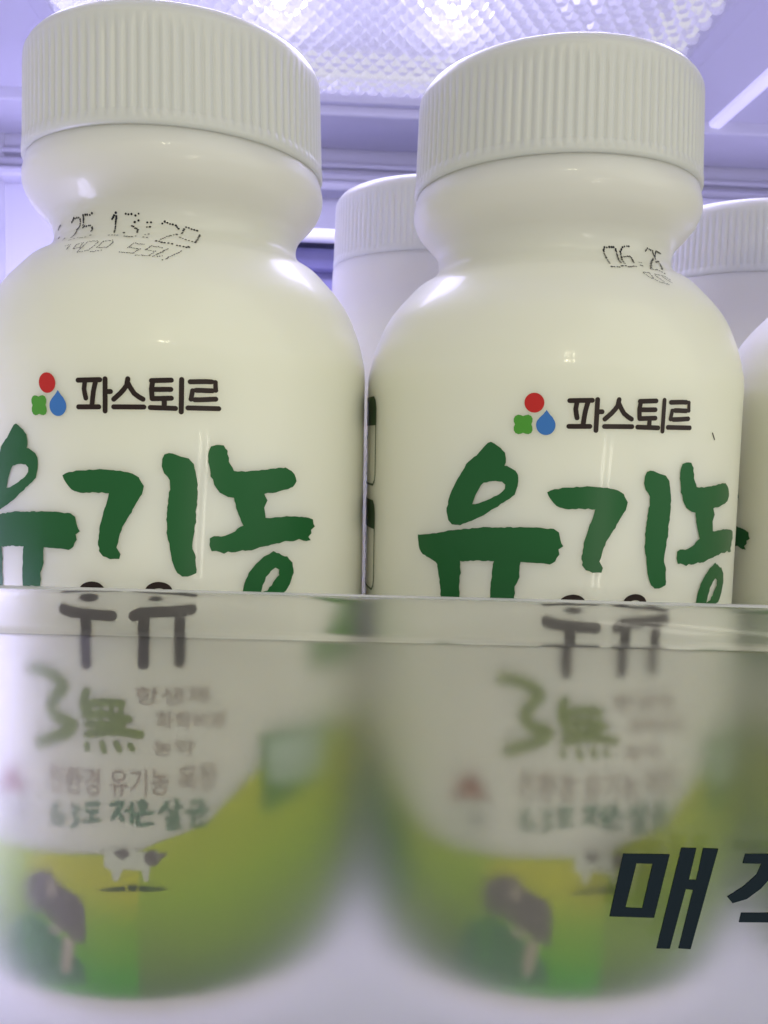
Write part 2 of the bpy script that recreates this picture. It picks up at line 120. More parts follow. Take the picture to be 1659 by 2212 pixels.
# ---------------------------------------------------------------- bottle shape (mm above its base)
PROF=[(17.5, 109.85), (19.2, 107.85), (19.65, 106.75), (19.95, 105.65), (20.15, 104.45), (20.0, 103.25), (19.3, 101.75), (18.1, 100.35), (17.1, 99.25), (16.55, 98.15), (16.4, 97.15), (16.5, 96.35), (16.9, 95.65), (17.8, 94.85), (19.4, 93.85), (20.8, 92.45), (22.5, 90.55), (24.1, 88.15), (25.5, 84.75), (26.2, 82.05), (26.5, 80.05), (26.5, 75.25), (26.5, 66), (26.5, 51), (26.5, 26), (26.45, 11), (26.1, 6.8), (25.2, 3.6), (23.6, 1.2), (21.5, 0)]
RINGS=dense(PROF,5)
_rz=sorted([(z,r) for r,z in RINGS])
def rp(z):
    lo,hi=0,len(_rz)-1
    if z<=_rz[0][0]: return _rz[0][1]
    if z>=_rz[-1][0]: return _rz[-1][1]
    while hi-lo>1:
        m=(lo+hi)//2
        if _rz[m][0]<=z: lo=m
        else: hi=m
    (z0,r0),(z1,r1)=_rz[lo],_rz[hi]
    return r0+(r1-r0)*(z-z0)/(z1-z0)
SR=26.4   # unrolled label: s = theta*SR
def wrap_mesh(name,layers,mats,parent):
    """layers: (material index, offset mm, [polygon with holes] as loops of (theta,z)). Every loop is printed on the bottle's own surface."""
    V=[];F=[];I=[]
    for mi,off,loops in layers:
        bm=bmesh.new()
        L=[[Vector((t*SR,z,0)) for t,z in lp] for lp in loops]
        flat=[p for lp in L for p in lp]
        vs=[bm.verts.new(p) for p in flat]
        for tri in tessellate_polygon(L):
            try: bm.faces.new([vs[i] for i in tri])
            except ValueError: pass
        if not bm.faces: bm.free(); continue
        s0=min(p.x for p in flat); s1=max(p.x for p in flat); z0=min(p.y for p in flat); z1=max(p.y for p in flat)
        def cut(co,no):
            bmesh.ops.bisect_plane(bm,geom=bm.verts[:]+bm.edges[:]+bm.faces[:],dist=1e-5,plane_co=co,plane_no=no)
        st=1.2; s=math.ceil(s0/st)*st
        while s<s1: cut((s,0,0),(1,0,0)); s+=st
        s=math.ceil(z0/.5)*.5
        while s<z1: cut((0,s,0),(0,1,0)); s+=(.5 if s<19 or s>78 else 3.0)
        b=len(V); bm.verts.ensure_lookup_table(); bm.verts.index_update()
        for v in bm.verts:
            a=v.co.x/SR; r=rp(v.co.y)+off
            V.append((r*math.sin(a),-r*math.cos(a),v.co.y))
        for f in bm.faces:
            if f.normal.z<0: f.normal_flip()
            F.append(tuple(b+v.index for v in f.verts)); I.append(mi)
        bm.free()
    return mesh_obj(name,V,F,mats,parent,smooth=True,idx=I)
def stroke(pts,w,closed=False,n=7,taper=0,jit=0,seed=0):
    """a round-ended pen stroke as separate convex pieces: quads plus discs"""
    rnd=random.Random(seed); out=[]; P=[(t*SR,z) for t,z in pts]
    # smooth
    Q=[]
    PP=[P[0]]+P+[P[-1]]
    for i in range(1,len(PP)-2):
        a,b,c,d=PP[i-1:i+3]
        m=max(1,int(math.hypot(c[0]-b[0],c[1]-b[1])/.5)) if len(P)>2 else 1
        for k in range(m):
            t=k/m
            Q.append(tuple(.5*((2*b[j])+(-a[j]+c[j])*t+(2*a[j]-5*b[j]+4*c[j]-d[j])*t*t+(-a[j]+3*b[j]-3*c[j]+d[j])*t**3) for j in (0,1)))
    Q.append(P[-1])
    left=[];right=[];N=len(Q)
    for i,(x,y) in enumerate(Q):
        x0,y0=Q[max(0,i-1)]; x1,y1=Q[min(N-1,i+1)]
        dx,dy=x1-x0,y1-y0; l=math.hypot(dx,dy) or 1
        nx,ny=-dy/l,dx/l
        h=w/2*(1+rnd.uniform(-jit,jit))
        left.append((x+nx*h,y+ny*h)); right.append((x-nx*h,y-ny*h))
    a0=math.atan2(left[0][1]-Q[0][1],left[0][0]-Q[0][0])
    cap0=[(Q[0][0]+w/2*math.cos(a0+math.pi*k/n),Q[0][1]+w/2*math.sin(a0+math.pi*k/n)) for k in range(1,n)]
    a1=math.atan2(right[-1][1]-Q[-1][1],right[-1][0]-Q[-1][0])
    cap1=[(Q[-1][0]+w/2*math.cos(a1+math.pi*k/n),Q[-1][1]+w/2*math.sin(a1+math.pi*k/n)) for k in range(1,n)]
    # segment quads avoid self-overlap trouble in tessellation
    pieces=[]
    for i in range(N-1): pieces.append([left[i],left[i+1],right[i+1],right[i]])
    pieces.append([left[0]]+cap0+[right[0]]); pieces.append([right[-1]]+cap1+[left[-1]])
    if len(P)>2:
        for (x,y) in Q[1:-1:1]:
            pieces.append([(x+w/2*math.cos(2*math.pi*k/10),y+w/2*math.sin(2*math.pi*k/10)) for k in range(10)])
    return [[[(x/SR,y) for x,y in p]] for p in pieces]
def rough_loop(lp,amp,seed):
    """brush-edged outline: finer points with a little raggedness"""
    rnd=random.Random(seed); out=[]; n=len(lp)
    P=[(t*SR,z) for t,z in lp]
    for i in range(n):
        a,b,c,d=P[i-1],P[i],P[(i+1)%n],P[(i+2)%n]
        m=max(1,int(math.hypot(c[0]-b[0],c[1]-b[1])/.35))
        for k in range(m):
            t=k/m
            x,y=[.5*((2*b[j])+(-a[j]+c[j])*t*.8+(2*a[j]-5*b[j]+4*c[j]-d[j])*t*t*1+(-a[j]+3*b[j]-3*c[j]+d[j])*t**3) for j in (0,1)] if False else [b[j]+(c[j]-b[j])*t for j in (0,1)]
            out.append(((x+rnd.gauss(0,amp))/SR,y+rnd.gauss(0,amp)))
    return out
def text_loops(txt,corners,bold=0):
    """the words as flat outlines fitted into a box of the label; returns triangles as loops"""
    cu=bpy.data.curves.new('t','FONT'); cu.body=txt; cu.resolution_u=3; cu.offset=bold
    o=bpy.data.objects.new('t',cu); SC.collection.objects.link(o)
    bpy.context.view_layer.update()
    dg=bpy.context.evaluated_depsgraph_get(); me=bpy.data.meshes.new_from_object(o.evaluated_get(dg))
    xs=[v.co.x for v in me.vertices]; ys=[v.co.y for v in me.vertices]
    res=[]
    if xs:
        x0,x1,y0,y1=min(xs),max(xs),min(ys),max(ys)
        (a,b,c,d)=corners  # TL TR BL BR
        def mp(v):
            u=(v.co.x-x0)/(x1-x0); w=1-(v.co.y-y0)/(y1-y0)
            return tuple((a[j]*(1-u)+b[j]*u)*(1-w)+(c[j]*(1-u)+d[j]*u)*w for j in (0,1))
        for p in me.polygons: res.append([[mp(me.vertices[i]) for i in p.vertices]])
    bpy.data.objects.remove(o); bpy.data.curves.remove(cu); bpy.data.meshes.remove(me)
    return res
# ---------------------------------------------------------------- materials
def bottle_material():
    m,nt,out=new_mat('milk_filled_plastic')
    p=nt.nodes.new('ShaderNodeBsdfPrincipled'); L=nt.links
    tc=nt.nodes.new('ShaderNodeTexCoord'); sx=nt.nodes.new('ShaderNodeSeparateXYZ'); L.new(tc.outputs['Object'],sx.inputs[0])
    n=nt.nodes.new('ShaderNodeTexNoise'); n.inputs['Scale'].default_value=35; n.inputs['Detail'].default_value=3; L.new(tc.outputs['Object'],n.inputs['Vector'])
    ad=nt.nodes.new('ShaderNodeMath'); ad.operation='MULTIPLY_ADD'; ad.inputs[1].default_value=.004; L.new(n.outputs['Fac'],ad.inputs[0]); L.new(sx.outputs['Z'],ad.inputs[2])
    cr=nt.nodes.new('ShaderNodeValToRGB'); mr=nt.nodes.new('ShaderNodeMapRange')
    mr.inputs['From Min'].default_value=0; mr.inputs['From Max'].default_value=.11; L.new(ad.outputs[0],mr.inputs['Value']); L.new(mr.outputs[0],cr.inputs['Fac'])
    e=cr.color_ramp.elements
    e[0].position=.0; e[0].color=(.80,.77,.68,1)
    e[1].position=1; e[1].color=(.66,.65,.60,1)
    for pos,c in ((.55,(.79,.785,.69)),(.74,(.775,.775,.655)),(.86,(.755,.755,.65)),(.93,(.68,.67,.625))):
        x=e.new(pos); x.color=(*c,1)
    L.new(cr.outputs[0],p.inputs['Base Color'])
    p.inputs['Roughness'].default_value=.38; p.inputs['Coat Weight'].default_value=.25; p.inputs['Coat Roughness'].default_value=.06; p.inputs['Subsurface Weight'].default_value=.75
    p.inputs['Subsurface Radius'].default_value=(1,.9,.75); p.inputs['Subsurface Scale'].default_value=.007
    n2=nt.nodes.new('ShaderNodeTexNoise'); n2.inputs['Scale'].default_value=220; n2.inputs['Detail'].default_value=2; L.new(tc.outputs['Object'],n2.inputs['Vector'])
    b=nt.nodes.new('ShaderNodeBump'); b.inputs['Strength'].default_value=.12; b.inputs['Distance'].default_value=.0002; L.new(n2.outputs['Fac'],b.inputs['Height']); L.new(b.outputs[0],p.inputs['Normal'])
    L.new(p.outputs[0],out.inputs[0]); return m
M_BODY=bottle_material()
M_CAP=principled('cap_plastic',(.60,.605,.575),.32,sss=.6,sss_scale=.0022,vary=.03,scale=40,bump=.1)
def ink(name,c,rough=.3): return principled(name,c,rough,vary=.12,scale=90,spec=.22)
M_GREEN=ink('green_brush_ink',(.014,.105,.028)); M_BROWN=ink('brown_ink',(.022,.012,.010)); M_BLACK=ink('black_jet_ink',(.012,.012,.016),.5)
M_RED=ink('red_ink',(.50,.022,.020)); M_CLOV=ink('leaf_green_ink',(.075,.30,.035)); M_BLUE=ink('blue_ink',(.045,.17,.48))
M_LEAF=ink('yellow_green_ink',(.17,.23,.04)); M_WORD=ink('grey_brown_ink',(.27,.20,.17)); M_WORDG=ink('dull_green_ink',(.10,.20,.13))
def hill_material(name,stops):
    m,nt,out=new_mat(name); L=nt.links
    p=nt.nodes.new('ShaderNodeBsdfPrincipled'); p.inputs['Roughness'].default_value=.35
    tc=nt.nodes.new('ShaderNodeTexCoord'); sx=nt.nodes.new('ShaderNodeSeparateXYZ'); L.new(tc.outputs['Object'],sx.inputs[0])
    n=nt.nodes.new('ShaderNodeTexNoise'); n.inputs['Scale'].default_value=50; L.new(tc.outputs['Object'],n.inputs['Vector'])
    ma=nt.nodes.new('ShaderNodeMath'); ma.operation='MULTIPLY_ADD'; ma.inputs[1].default_value=.012; L.new(n.outputs['Fac'],ma.inputs[0]); L.new(sx.outputs['Z'],ma.inputs[2])
    mr=nt.nodes.new('ShaderNodeMapRange'); mr.inputs['From Min'].default_value=.006; mr.inputs['From Max'].default_value=.042; L.new(ma.outputs[0],mr.inputs['Value'])
    cr=nt.nodes.new('ShaderNodeValToRGB'); L.new(mr.outputs[0],cr.inputs['Fac']); e=cr.color_ramp.elements
    e[0].color=(*stops[0][1],1); e[1].color=(*stops[-1][1],1)
    for pos,c in stops[1:-1]: x=e.new(pos); x.color=(*c,1)
    L.new(cr.outputs[0],p.inputs['Base Color']); L.new(p.outputs[0],out.inputs[0]); return m
M_HILL=hill_material('meadow_print',[(0,(.09,.19,.07)),(.22,(.12,.22,.05)),(.5,(.28,.43,.010)),(.75,(.46,.50,.008)),(1,(.13,.29,.03))])
M_GRASS=hill_material('lush_grass_print',[(0,(.025,.28,.004)),(.25,(.06,.36,.004)),(.42,(.24,.42,.004)),(.56,(.50,.50,.006)),(1,(.50,.50,.006))])
M_TREE=ink('tree_green_ink',(.08,.22,.03)); M_DK=ink('dark_green_ink',(.012,.05,.012))
M_ROOF=ink('roof_print',(.30,.09,.06)); M_WHITE=ink('white_print',(.62,.63,.55)); M_COW=ink('cow_dark_print',(.15,.13,.135)); M_COWW=ink('cow_light_print',(.42,.36,.29)); M_BUSH=ink('bush_print',(.07,.19,.09)); M_PAIL=ink('pale_pane_print',(.42,.52,.42))
# ---------------------------------------------------------------- one bottle, then copies
WIDE=dense([(19.0,108.6),(20.0,107.0),(20.25,105.5),(20.35,102),(20.6,98),(21.2,94),(22.3,90),(24,86),(25.6,82),(26.4,77),(26.5,60),(26.5,20),(26.3,6),(25.2,2.2),(21,0)],5)
def make_bottle(wide=False):
    root=empty('milk_bottle',(0,0,0))
    lathe('body',WIDE if wide else RINGS,240,M_BODY,root)
    NR=100;PER=8
    def rib(r,z,i):
        k=(i%PER)/PER; w=.5-.5*math.cos(2*math.pi*k)
        zz=z+.85; f=min(1,max(0,(zz-108.4)/1.0))*min(1,max(0,(120.2-zz)/2.5))
        return r-.19*f*w**1.6
    cr=[(16.5,107.55),(19.4,107.5),(20.0,107.7),(20.12,108.1),(20.1,109.0),(20.0,109.35)]+[(20.0-.02*k,109.5+.7*k) for k in range(16)]+[(19.62,120.5),(19.3,121.1),(18.8,121.7),(18.0,122.15),(17.0,122.35),(12,122.45)]
    cr=[(a,b-.85) for a,b in cr[::-1]]
    lathe('cap',cr,NR*PER,M_CAP,root,rfun=rib)
    if wide: return root
    # maker's emblem
    wrap_mesh('emblem',[(0,.05,[D['RED'][0]]),(1,.05,[D['CLO'][0]]),(2,.05,[D['DRO'][0]])],[M_RED,M_CLOV,M_BLUE],root)
    lay=[]
    for i,s in enumerate(D['BRAND']): lay+=[(0,.05+.002*(i%5)+.0002*j,lp) for j,lp in enumerate(stroke(s,.56))]
    wrap_mesh('brand_lettering',lay,[M_BROWN],root)
    lay=[]
    for k,(nm) in enumerate(('YU','YUB','GI','II','NO','NG')):
        lay.append((0,.05+.003*k,[rough_loop(lp,.035,7*k+q) for q,lp in enumerate(D[nm])]))
    wrap_mesh('title_lettering',lay,[M_GREEN],root)
    lay=[]
    UUW=[1.1,1.25,1.1,1.25,1.2]
    for i,s in enumerate(D['UU']):
        if i in (0,2): s=[(s[0][0]+.028,s[0][1])]+s[1:-1]+[(s[-1][0]-.028,s[-1][1])]
        lay+=[(0,.05+.003*i+.0002*j,lp) for j,lp in enumerate(stroke(s,UUW[i],jit=.03,seed=i))]
    for g in D['UUO']: lay.append((0,.05,[g[0][0] if isinstance(g[0][0][0],list) else g[0], g[1]]))
    wrap_mesh('milk_lettering',lay,[M_BROWN],root)
    lay=[]
    for i,s in enumerate(D['THREE']): lay+=[(0,.05+.0002*j,lp) for j,lp in enumerate(stroke(s,1.45,jit=.05,seed=i))]
    ws=[1.0,.95,.9]+[.6]*4+[.75,1.05]+[.7]*4
    for i,s in enumerate(D['MU']): lay+=[(0,.056+.003*i+.0002*j,lp) for j,lp in enumerate(stroke(s,ws[i]))]
    for i,(t,c) in enumerate(D['TEXT']):
        lay+=[(1 if i<4 else 2,.05,lp) for lp in text_loops(t,c,.004)]
    for i,s in enumerate(D['BRUSH']): lay+=[(2,.05+.0015*i+.0001*j,lp) for j,lp in enumerate(stroke(s,.52,jit=.15,seed=i))]
    wrap_mesh('small_lettering',lay,[M_LEAF,M_WORD,M_WORDG],root)
    # printed meadow
    H=D['HILL']; zb=4.1
    top=[(-3.14,33),(-2.4,35),(-1.7,34),(-1.3,33.5)]+H+[(2.2,34),(2.8,32),(3.14,33)]
    T=[]
    for a,b in zip(top[:-1],top[1:]):
        for k in range(4): T.append((a[0]+(b[0]-a[0])*k/4,a[1]+(b[1]-a[1])*k/4))
    T.append(top[-1])
    lay=[(0,.02,[T+[(3.14,zb),(-3.14,zb)]])]
    lay.append((1,.035,[[(-.16,20.5),(-.1,21.2),(0,21.6),(.15,21.9),(.3,22.1),(.395,22.3),(.39,14),(.385,4.2),(.1,4.2),(-.15,4.2),(-.165,12)]]))
    tree=[(1.2,42),(1.25,45.5),(1.36,47.3),(1.5,47.8),(1.68,47.5),(1.85,48),(2.05,47.5),(2.2,46),(2.25,43),(2.1,41),(1.8,40.5),(1.5,40.2),(1.3,41)]
    lay.append((2,.03,[tree]))
    tree2=[(-1.35,30),(-1.2,31.5),(-1.0,30),(-.85,27),(-.62,22),(-.55,14),(-.8,9),(-1.3,10)]
    lay.append((2,.032,[tree2]))
    lay.append((2,.036,[[D['BOX'][0],D['BOX'][1],D['BOX'][2],D['BOX'][3]]])); lay.append((3,.046,[D['BOXI']]))
    lay+=[(5,.04,[D['HOUSE']]),(4,.045,[D['ROOF']]),(6,.05,[D['DOOR']])]
    lay+=[(9,.038,[D['BUSH'][0]]),(6,.044,[D['COWD'][0]])]+[(7,.05,[x]) for x in D['COWL']]
    lay+=[(5,.044,[D['CALF'][0]])]+[(6,.05,[x]) for x in D['CALFD']]+[(8,.04,[D['SHADE'][0]])]
    wrap_mesh('meadow_print',lay,[M_HILL,M_GRASS,M_TREE,M_PAIL,M_ROOF,M_WHITE,M_COW,M_COWW,M_DK,M_BUSH],root)
    # nutrition boxes on the side
    lay=[]
    for z1,zm,z0 in ((78,74,65.6),(63.6,59.6,50.8),(48.6,45,38)):
        a,b=-2.75,-.985
        lay.append((0,.05,[[(a,zm),(a,z1-.9),(a+.03,z1),(b-.04,z1),(b-.012,z1-.6),(b,z1-1.6),(b,zm)]]))
        w=.3/SR
        lay.append((0,.06,[[(b-w,zm+.02),(b,zm+.02),(b,z0+1.6),(b-.012,z0+.6),(b-.04,z0),(a,z0),(a,z0+.3),(b-.045,z0+.3),(b-w-.008,z0+.9),(b-w,z0+1.6)]]))
        for k in range(5):
            zz=zm-1.4-k*1.35
            if zz>z0+.6: lay+=[(1,.05,[[(a+.08,zz),(b-.25-.05*(k%3),zz),(b-.25-.05*(k%3),zz-.5),(a+.08,zz-.5)]])]
    wrap_mesh('side_table_print',lay,[M_DK,M_WORDG],root)
    return root
def stamp(root,rows,thin,name='date_stamp'):
    """ink-jet dots fired onto the neck"""
    V=[];F=[];rnd=random.Random(5)
    for strokes,step,rad in ((rows,.30,.15),(thin,.2,.085)):
        for s in strokes:
            P=[]
            for (a,b) in zip(s[:-1],s[1:]):
                r=rp((a[1]+b[1])/2); l=math.hypot((b[0]-a[0])*r,(b[1]-a[1])*1.6); m=max(1,int(l/step))
                for k in range(m): P.append((a[0]+(b[0]-a[0])*k/m,a[1]+(b[1]-a[1])*k/m))
            P.append(s[-1])
            for t,z in P:
                t+=rnd.gauss(0,.0012); z+=rnd.gauss(0,.03); rr=rad*rnd.uniform(.8,1.15)
                dz=.05; dr=(rp(z+dz)-rp(z-dz))/(2*dz); ln=math.hypot(1,dr)
                c=len(V); off=.06
                nr,nz=1/ln,-dr/ln; R0=rp(z)+off*nr; Z0=z+off*nz; sn,cs=math.sin(t),math.cos(t)
                V.append((R0*sn,-R0*cs,Z0))
                for k in range(8):
                    u=rr*math.cos(k*math.pi/4); w=rr*math.sin(k*math.pi/4)
                    r2=R0+w*dr/ln; V.append((r2*sn+u*cs,-r2*cs+u*sn,Z0+w/ln))
                F+=[(c,c+1+k,c+1+(k+1)%8) for k in range(8)]
    return mesh_obj(name,V,F,M_BLACK,root)
SL=-.0228
def floor_z(x): return (x+29.57)*SL
G='small white milk bottles standing in the fridge door basket'
b0=make_bottle()
b1=copy_tree(b0); b2=copy_tree(b0); b3=make_bottle(True); b4=copy_tree(b3)
SPEC=[(b0,-29.573,115.22,-.3279,'white milk bottle at the left front, dated 25 13:20 on its neck'),
 (b1,23.82,118.52,-.2544,'front milk bottle in the middle, dated 06.25 on the right of its neck'),
 (b2,78.6,120.6,-2.555,'white milk bottle cut off by the right edge of the photo, turned sideways'),
 (b3,8.6,171.6,2.4,'white milk bottle in the back row, seen in the gap between the two front bottles'),
 (b4,76.5,177.5,2.9,'white milk bottle in the back row, seen over the right shoulder of the middle bottle')]
for o,x,y,r,l in SPEC:
    o.location=(x*MM,y*MM,floor_z(x)*MM); o.rotation_euler=(0,0,r); tag(o,l,'milk bottle',G)
stamp(b0,D['DATEL'],D['DATEL2']); stamp(b1,D['DATER'],D['DATER2'])
wrap_mesh('ink_fleck',[(0,.05,lp) for lp in stroke(D['TICK'][0],.2)],[M_BROWN],b1)
stamp(b2,D['DATEL'],D['DATEL2'])
# ---------------------------------------------------------------- basket with frosted front
def frosted(name,rb,rf=.04,haze=.25,color=(.93,.93,.92),hc=(.75,.73,.70)):
    m,nt,out=new_mat(name); L=nt.links
    g=nt.nodes.new('ShaderNodeBsdfRefraction'); g.inputs['IOR'].default_value=1.33; g.inputs['Roughness'].default_value=rb; g.inputs['Color'].default_value=(*color,1)
    gl=nt.nodes.new('ShaderNodeBsdfGlossy'); gl.inputs['Roughness'].default_value=max(.4 if haze==0 else .06,rf)
    fr=nt.nodes.new('ShaderNodeFresnel'); fr.inputs['IOR'].default_value=1.45
    tr=nt.nodes.new('ShaderNodeBsdfTranslucent'); tr.inputs['Color'].default_value=(*hc,1)
    df=nt.nodes.new('ShaderNodeBsdfDiffuse'); df.inputs['Color'].default_value=(*hc,1)
    m1=nt.nodes.new('ShaderNodeMixShader'); m1.inputs[0].default_value=.45; L.new(df.outputs[0],m1.inputs[1]); L.new(tr.outputs[0],m1.inputs[2])
    m2=nt.nodes.new('ShaderNodeMixShader'); m2.inputs[0].default_value=haze; L.new(g.outputs[0],m2.inputs[1]); L.new(m1.outputs[0],m2.inputs[2])
    m3=nt.nodes.new('ShaderNodeMixShader'); L.new(fr.outputs[0],m3.inputs[0]); L.new(m2.outputs[0],m3.inputs[1]); L.new(gl.outputs[0],m3.inputs[2])
    L.new(m3.outputs[0],out.inputs[0]); return m
M_FBACK=frosted('frosted_face',.66,haze=.09,color=(.99,.99,.98),hc=(.86,.83,.80)); M_FFRONT=frosted('smooth_face',.14,haze=.0,color=(.99,.99,.99)); M_LIPB=frosted('lip_back_face',.42,haze=.10,color=(.99,.99,.98),hc=(.86,.83,.80))
M_LETTER=principled('dark_navy_lettering',(.008,.016,.024),.6,spec=.1,vary=.1)
M_BASKET,nt,out=new_mat('translucent_basket_plastic')
d_=nt.nodes.new('ShaderNodeBsdfPrincipled'); d_.inputs['Base Color'].default_value=(.80,.79,.82,1); d_.inputs['Roughness'].default_value=.4
t_=nt.nodes.new('ShaderNodeBsdfTranslucent'); t_.inputs['Color'].default_value=(.9,.89,.93,1); x_=nt.nodes.new('ShaderNodeMixShader'); x_.inputs[0].default_value=.5
n_=nt.nodes.new('ShaderNodeTexNoise'); n_.inputs['Scale'].default_value=60; b_=nt.nodes.new('ShaderNodeBump'); b_.inputs['Strength'].default_value=.2; b_.inputs['Distance'].default_value=.0003
nt.links.new(n_.outputs['Fac'],b_.inputs['Height']); nt.links.new(b_.outputs[0],d_.inputs['Normal'])
nt.links.new(d_.outputs[0],x_.inputs[1]); nt.links.new(t_.outputs[0],x_.inputs[2]); nt.links.new(x_.outputs[0],out.inputs[0])
basket=empty('door_basket',(-29.57,85.7,0),rz=math.atan(.03),ry=-math.atan(-.0155))
# local: x along the basket, y away from the camera
def plate(name,x0,x1,yf,yb,z0,z1,mf,mb,parent,bev):
    o=box(name,x0,x1,yf,yb,z0,z1,mf,parent); o.data.materials.append(mb)
    for p in o.data.polygons:
        if p.normal.y>.9: p.material_index=1
    if bev: bevel(o,bev,3)
    return o
FY=0; BY=2.2
plate('front_panel',-130,210,FY+.2,BY,-4,48.75,M_FFRONT,M_FBACK,basket,.4)
plate('front_lip',-130,210,FY-.9,BY,48.9,53.92,M_FFRONT,M_LIPB,basket,.7)
fl=box('basket_floor',-130,210,FY-6,155,-2,-.05,M_BASKET,basket,.4)
def flat_letters(name,groups,y,parent,mat,th=.12):
    V=[];F=[]
    for loops in groups:
        L=[[Vector((x+29.57,z,0)) for x,z in lp] for lp in loops]; fl=[p for lp in L for p in lp]
        b=len(V); n=len(fl)
        V+=[(p.x,y,p.y+(p.x)*.0155) for p in fl]+[(p.x,y+th,p.y+p.x*.0155) for p in fl]
        for t in tessellate_polygon(L): F.append(tuple(b+i for i in t)); F.append(tuple(b+n+i for i in reversed(t)))
        k=0
        for lp in L:
            m=len(lp)
            for i in range(m): F.append((b+k+i,b+k+(i+1)%m,b+n+k+(i+1)%m,b+n+k+i))
            k+=m
    return mesh_obj(name,V,F,mat,parent)
flat_letters('panel_lettering',[g for k in ('MAE','AE','JIK') for g in D[k]],FY+.2-.13,basket,M_LETTER)
tag(basket,'frosted clear door basket with dark lettering, holding the milk bottles','fridge basket')
# ---------------------------------------------------------------- refrigerator interior (mm; local origin at the pivot, z above the floor)
fr_=empty('refrigerator_interior',(0,350,71),rz=math.radians(1.5),ry=math.radians(1.2))
tag(fr_,'pale lavender lit inside of the refrigerator behind the bottles','refrigerator',kind='structure')
M_WALL=principled('fridge_wall_plastic',(.62,.61,.72),.38,vary=.05,scale=12,bump=.15,bscale=60)
M_WALLF=principled('frosty_wall_plastic',(.78,.77,.86),.45,vary=.22,scale=28,bump=1.0,bscale=55)
M_DARK=principled('painted_gap_shade',(.20,.19,.40),.35,vary=.4,scale=50)
def fb(name,x0,x1,y0,y1,z0,z1,mat,bev=0,parent=fr_): return box(name,x0,x1,y0-350,y1-350,z0,z1,mat,parent,bev)
CZ=140
fb('ceiling',-260,-124,60,345,CZ-2,CZ+8,M_WALL); fb('ceiling',-124,107,60,100,CZ-2,CZ+8,M_WALL); fb('ceiling',107,260,60,345,CZ-2,CZ+8,M_WALL)
fb('ceiling_drop',-260,260,345,384,133,CZ+8,M_WALL,1.2)
fb('floor',-260,262,70,400,-196,-191,M_WALL)
fb('back_wall',-260,260,386,400,-191,CZ+8,M_WALL)
fb('back_moulding',-260,260,380,388,117,122,M_WALL,2.0)
fb('back_moulding',-260,260,383,388,124.5,127,M_WALL,1.0)
fb('back_moulding',-260,260,374,388,111.5,116,M_WALL,1.5)
fb('side_wall',-195,-180,60,386,-191,CZ-2,M_WALLF); fb('side_wall',255,262,60,386,-191,CZ-2,M_WALL)

# rail on the ceiling at the right, its emission standing in for spilled light
def prism(name,sec,y0,y1,mat,parent,bev=0):
    n=len(sec); V=[(x,y0-350,z) for x,z in sec]+[(x,y1-350,z) for x,z in sec]
    F=[tuple(range(n)),tuple(range(2*n-1,n-1,-1))]+[(i,i+n,(i+1)%n+n,(i+1)%n) for i in range(n)]
    o=mesh_obj(name,V,F,mat,parent); return bevel(o,bev) if bev else o
strip=empty('glowing_rail',(0,0,0)); strip.location=fr_.location; strip.rotation_euler=fr_.rotation_euler
tag(strip,'pale rail with an added glow, running back along the fridge ceiling at the right','ceiling rail')
mS,nt,out=new_mat('rail_added_glow'); p_=nt.nodes.new('ShaderNodeBsdfPrincipled'); p_.inputs['Base Color'].default_value=(.8,.8,.85,1); p_.inputs['Emission Color'].default_value=(.66,.62,1,1); p_.inputs['Emission Strength'].default_value=.42; p_.inputs['Roughness'].default_value=.3; nt.links.new(p_.outputs[0],out.inputs[0])
prism('rail_bar',[(131,CZ-2.1),(131.8,CZ-4.5),(136,CZ-5),(138.5,CZ-2.1)],150,347,mS,strip,.8)
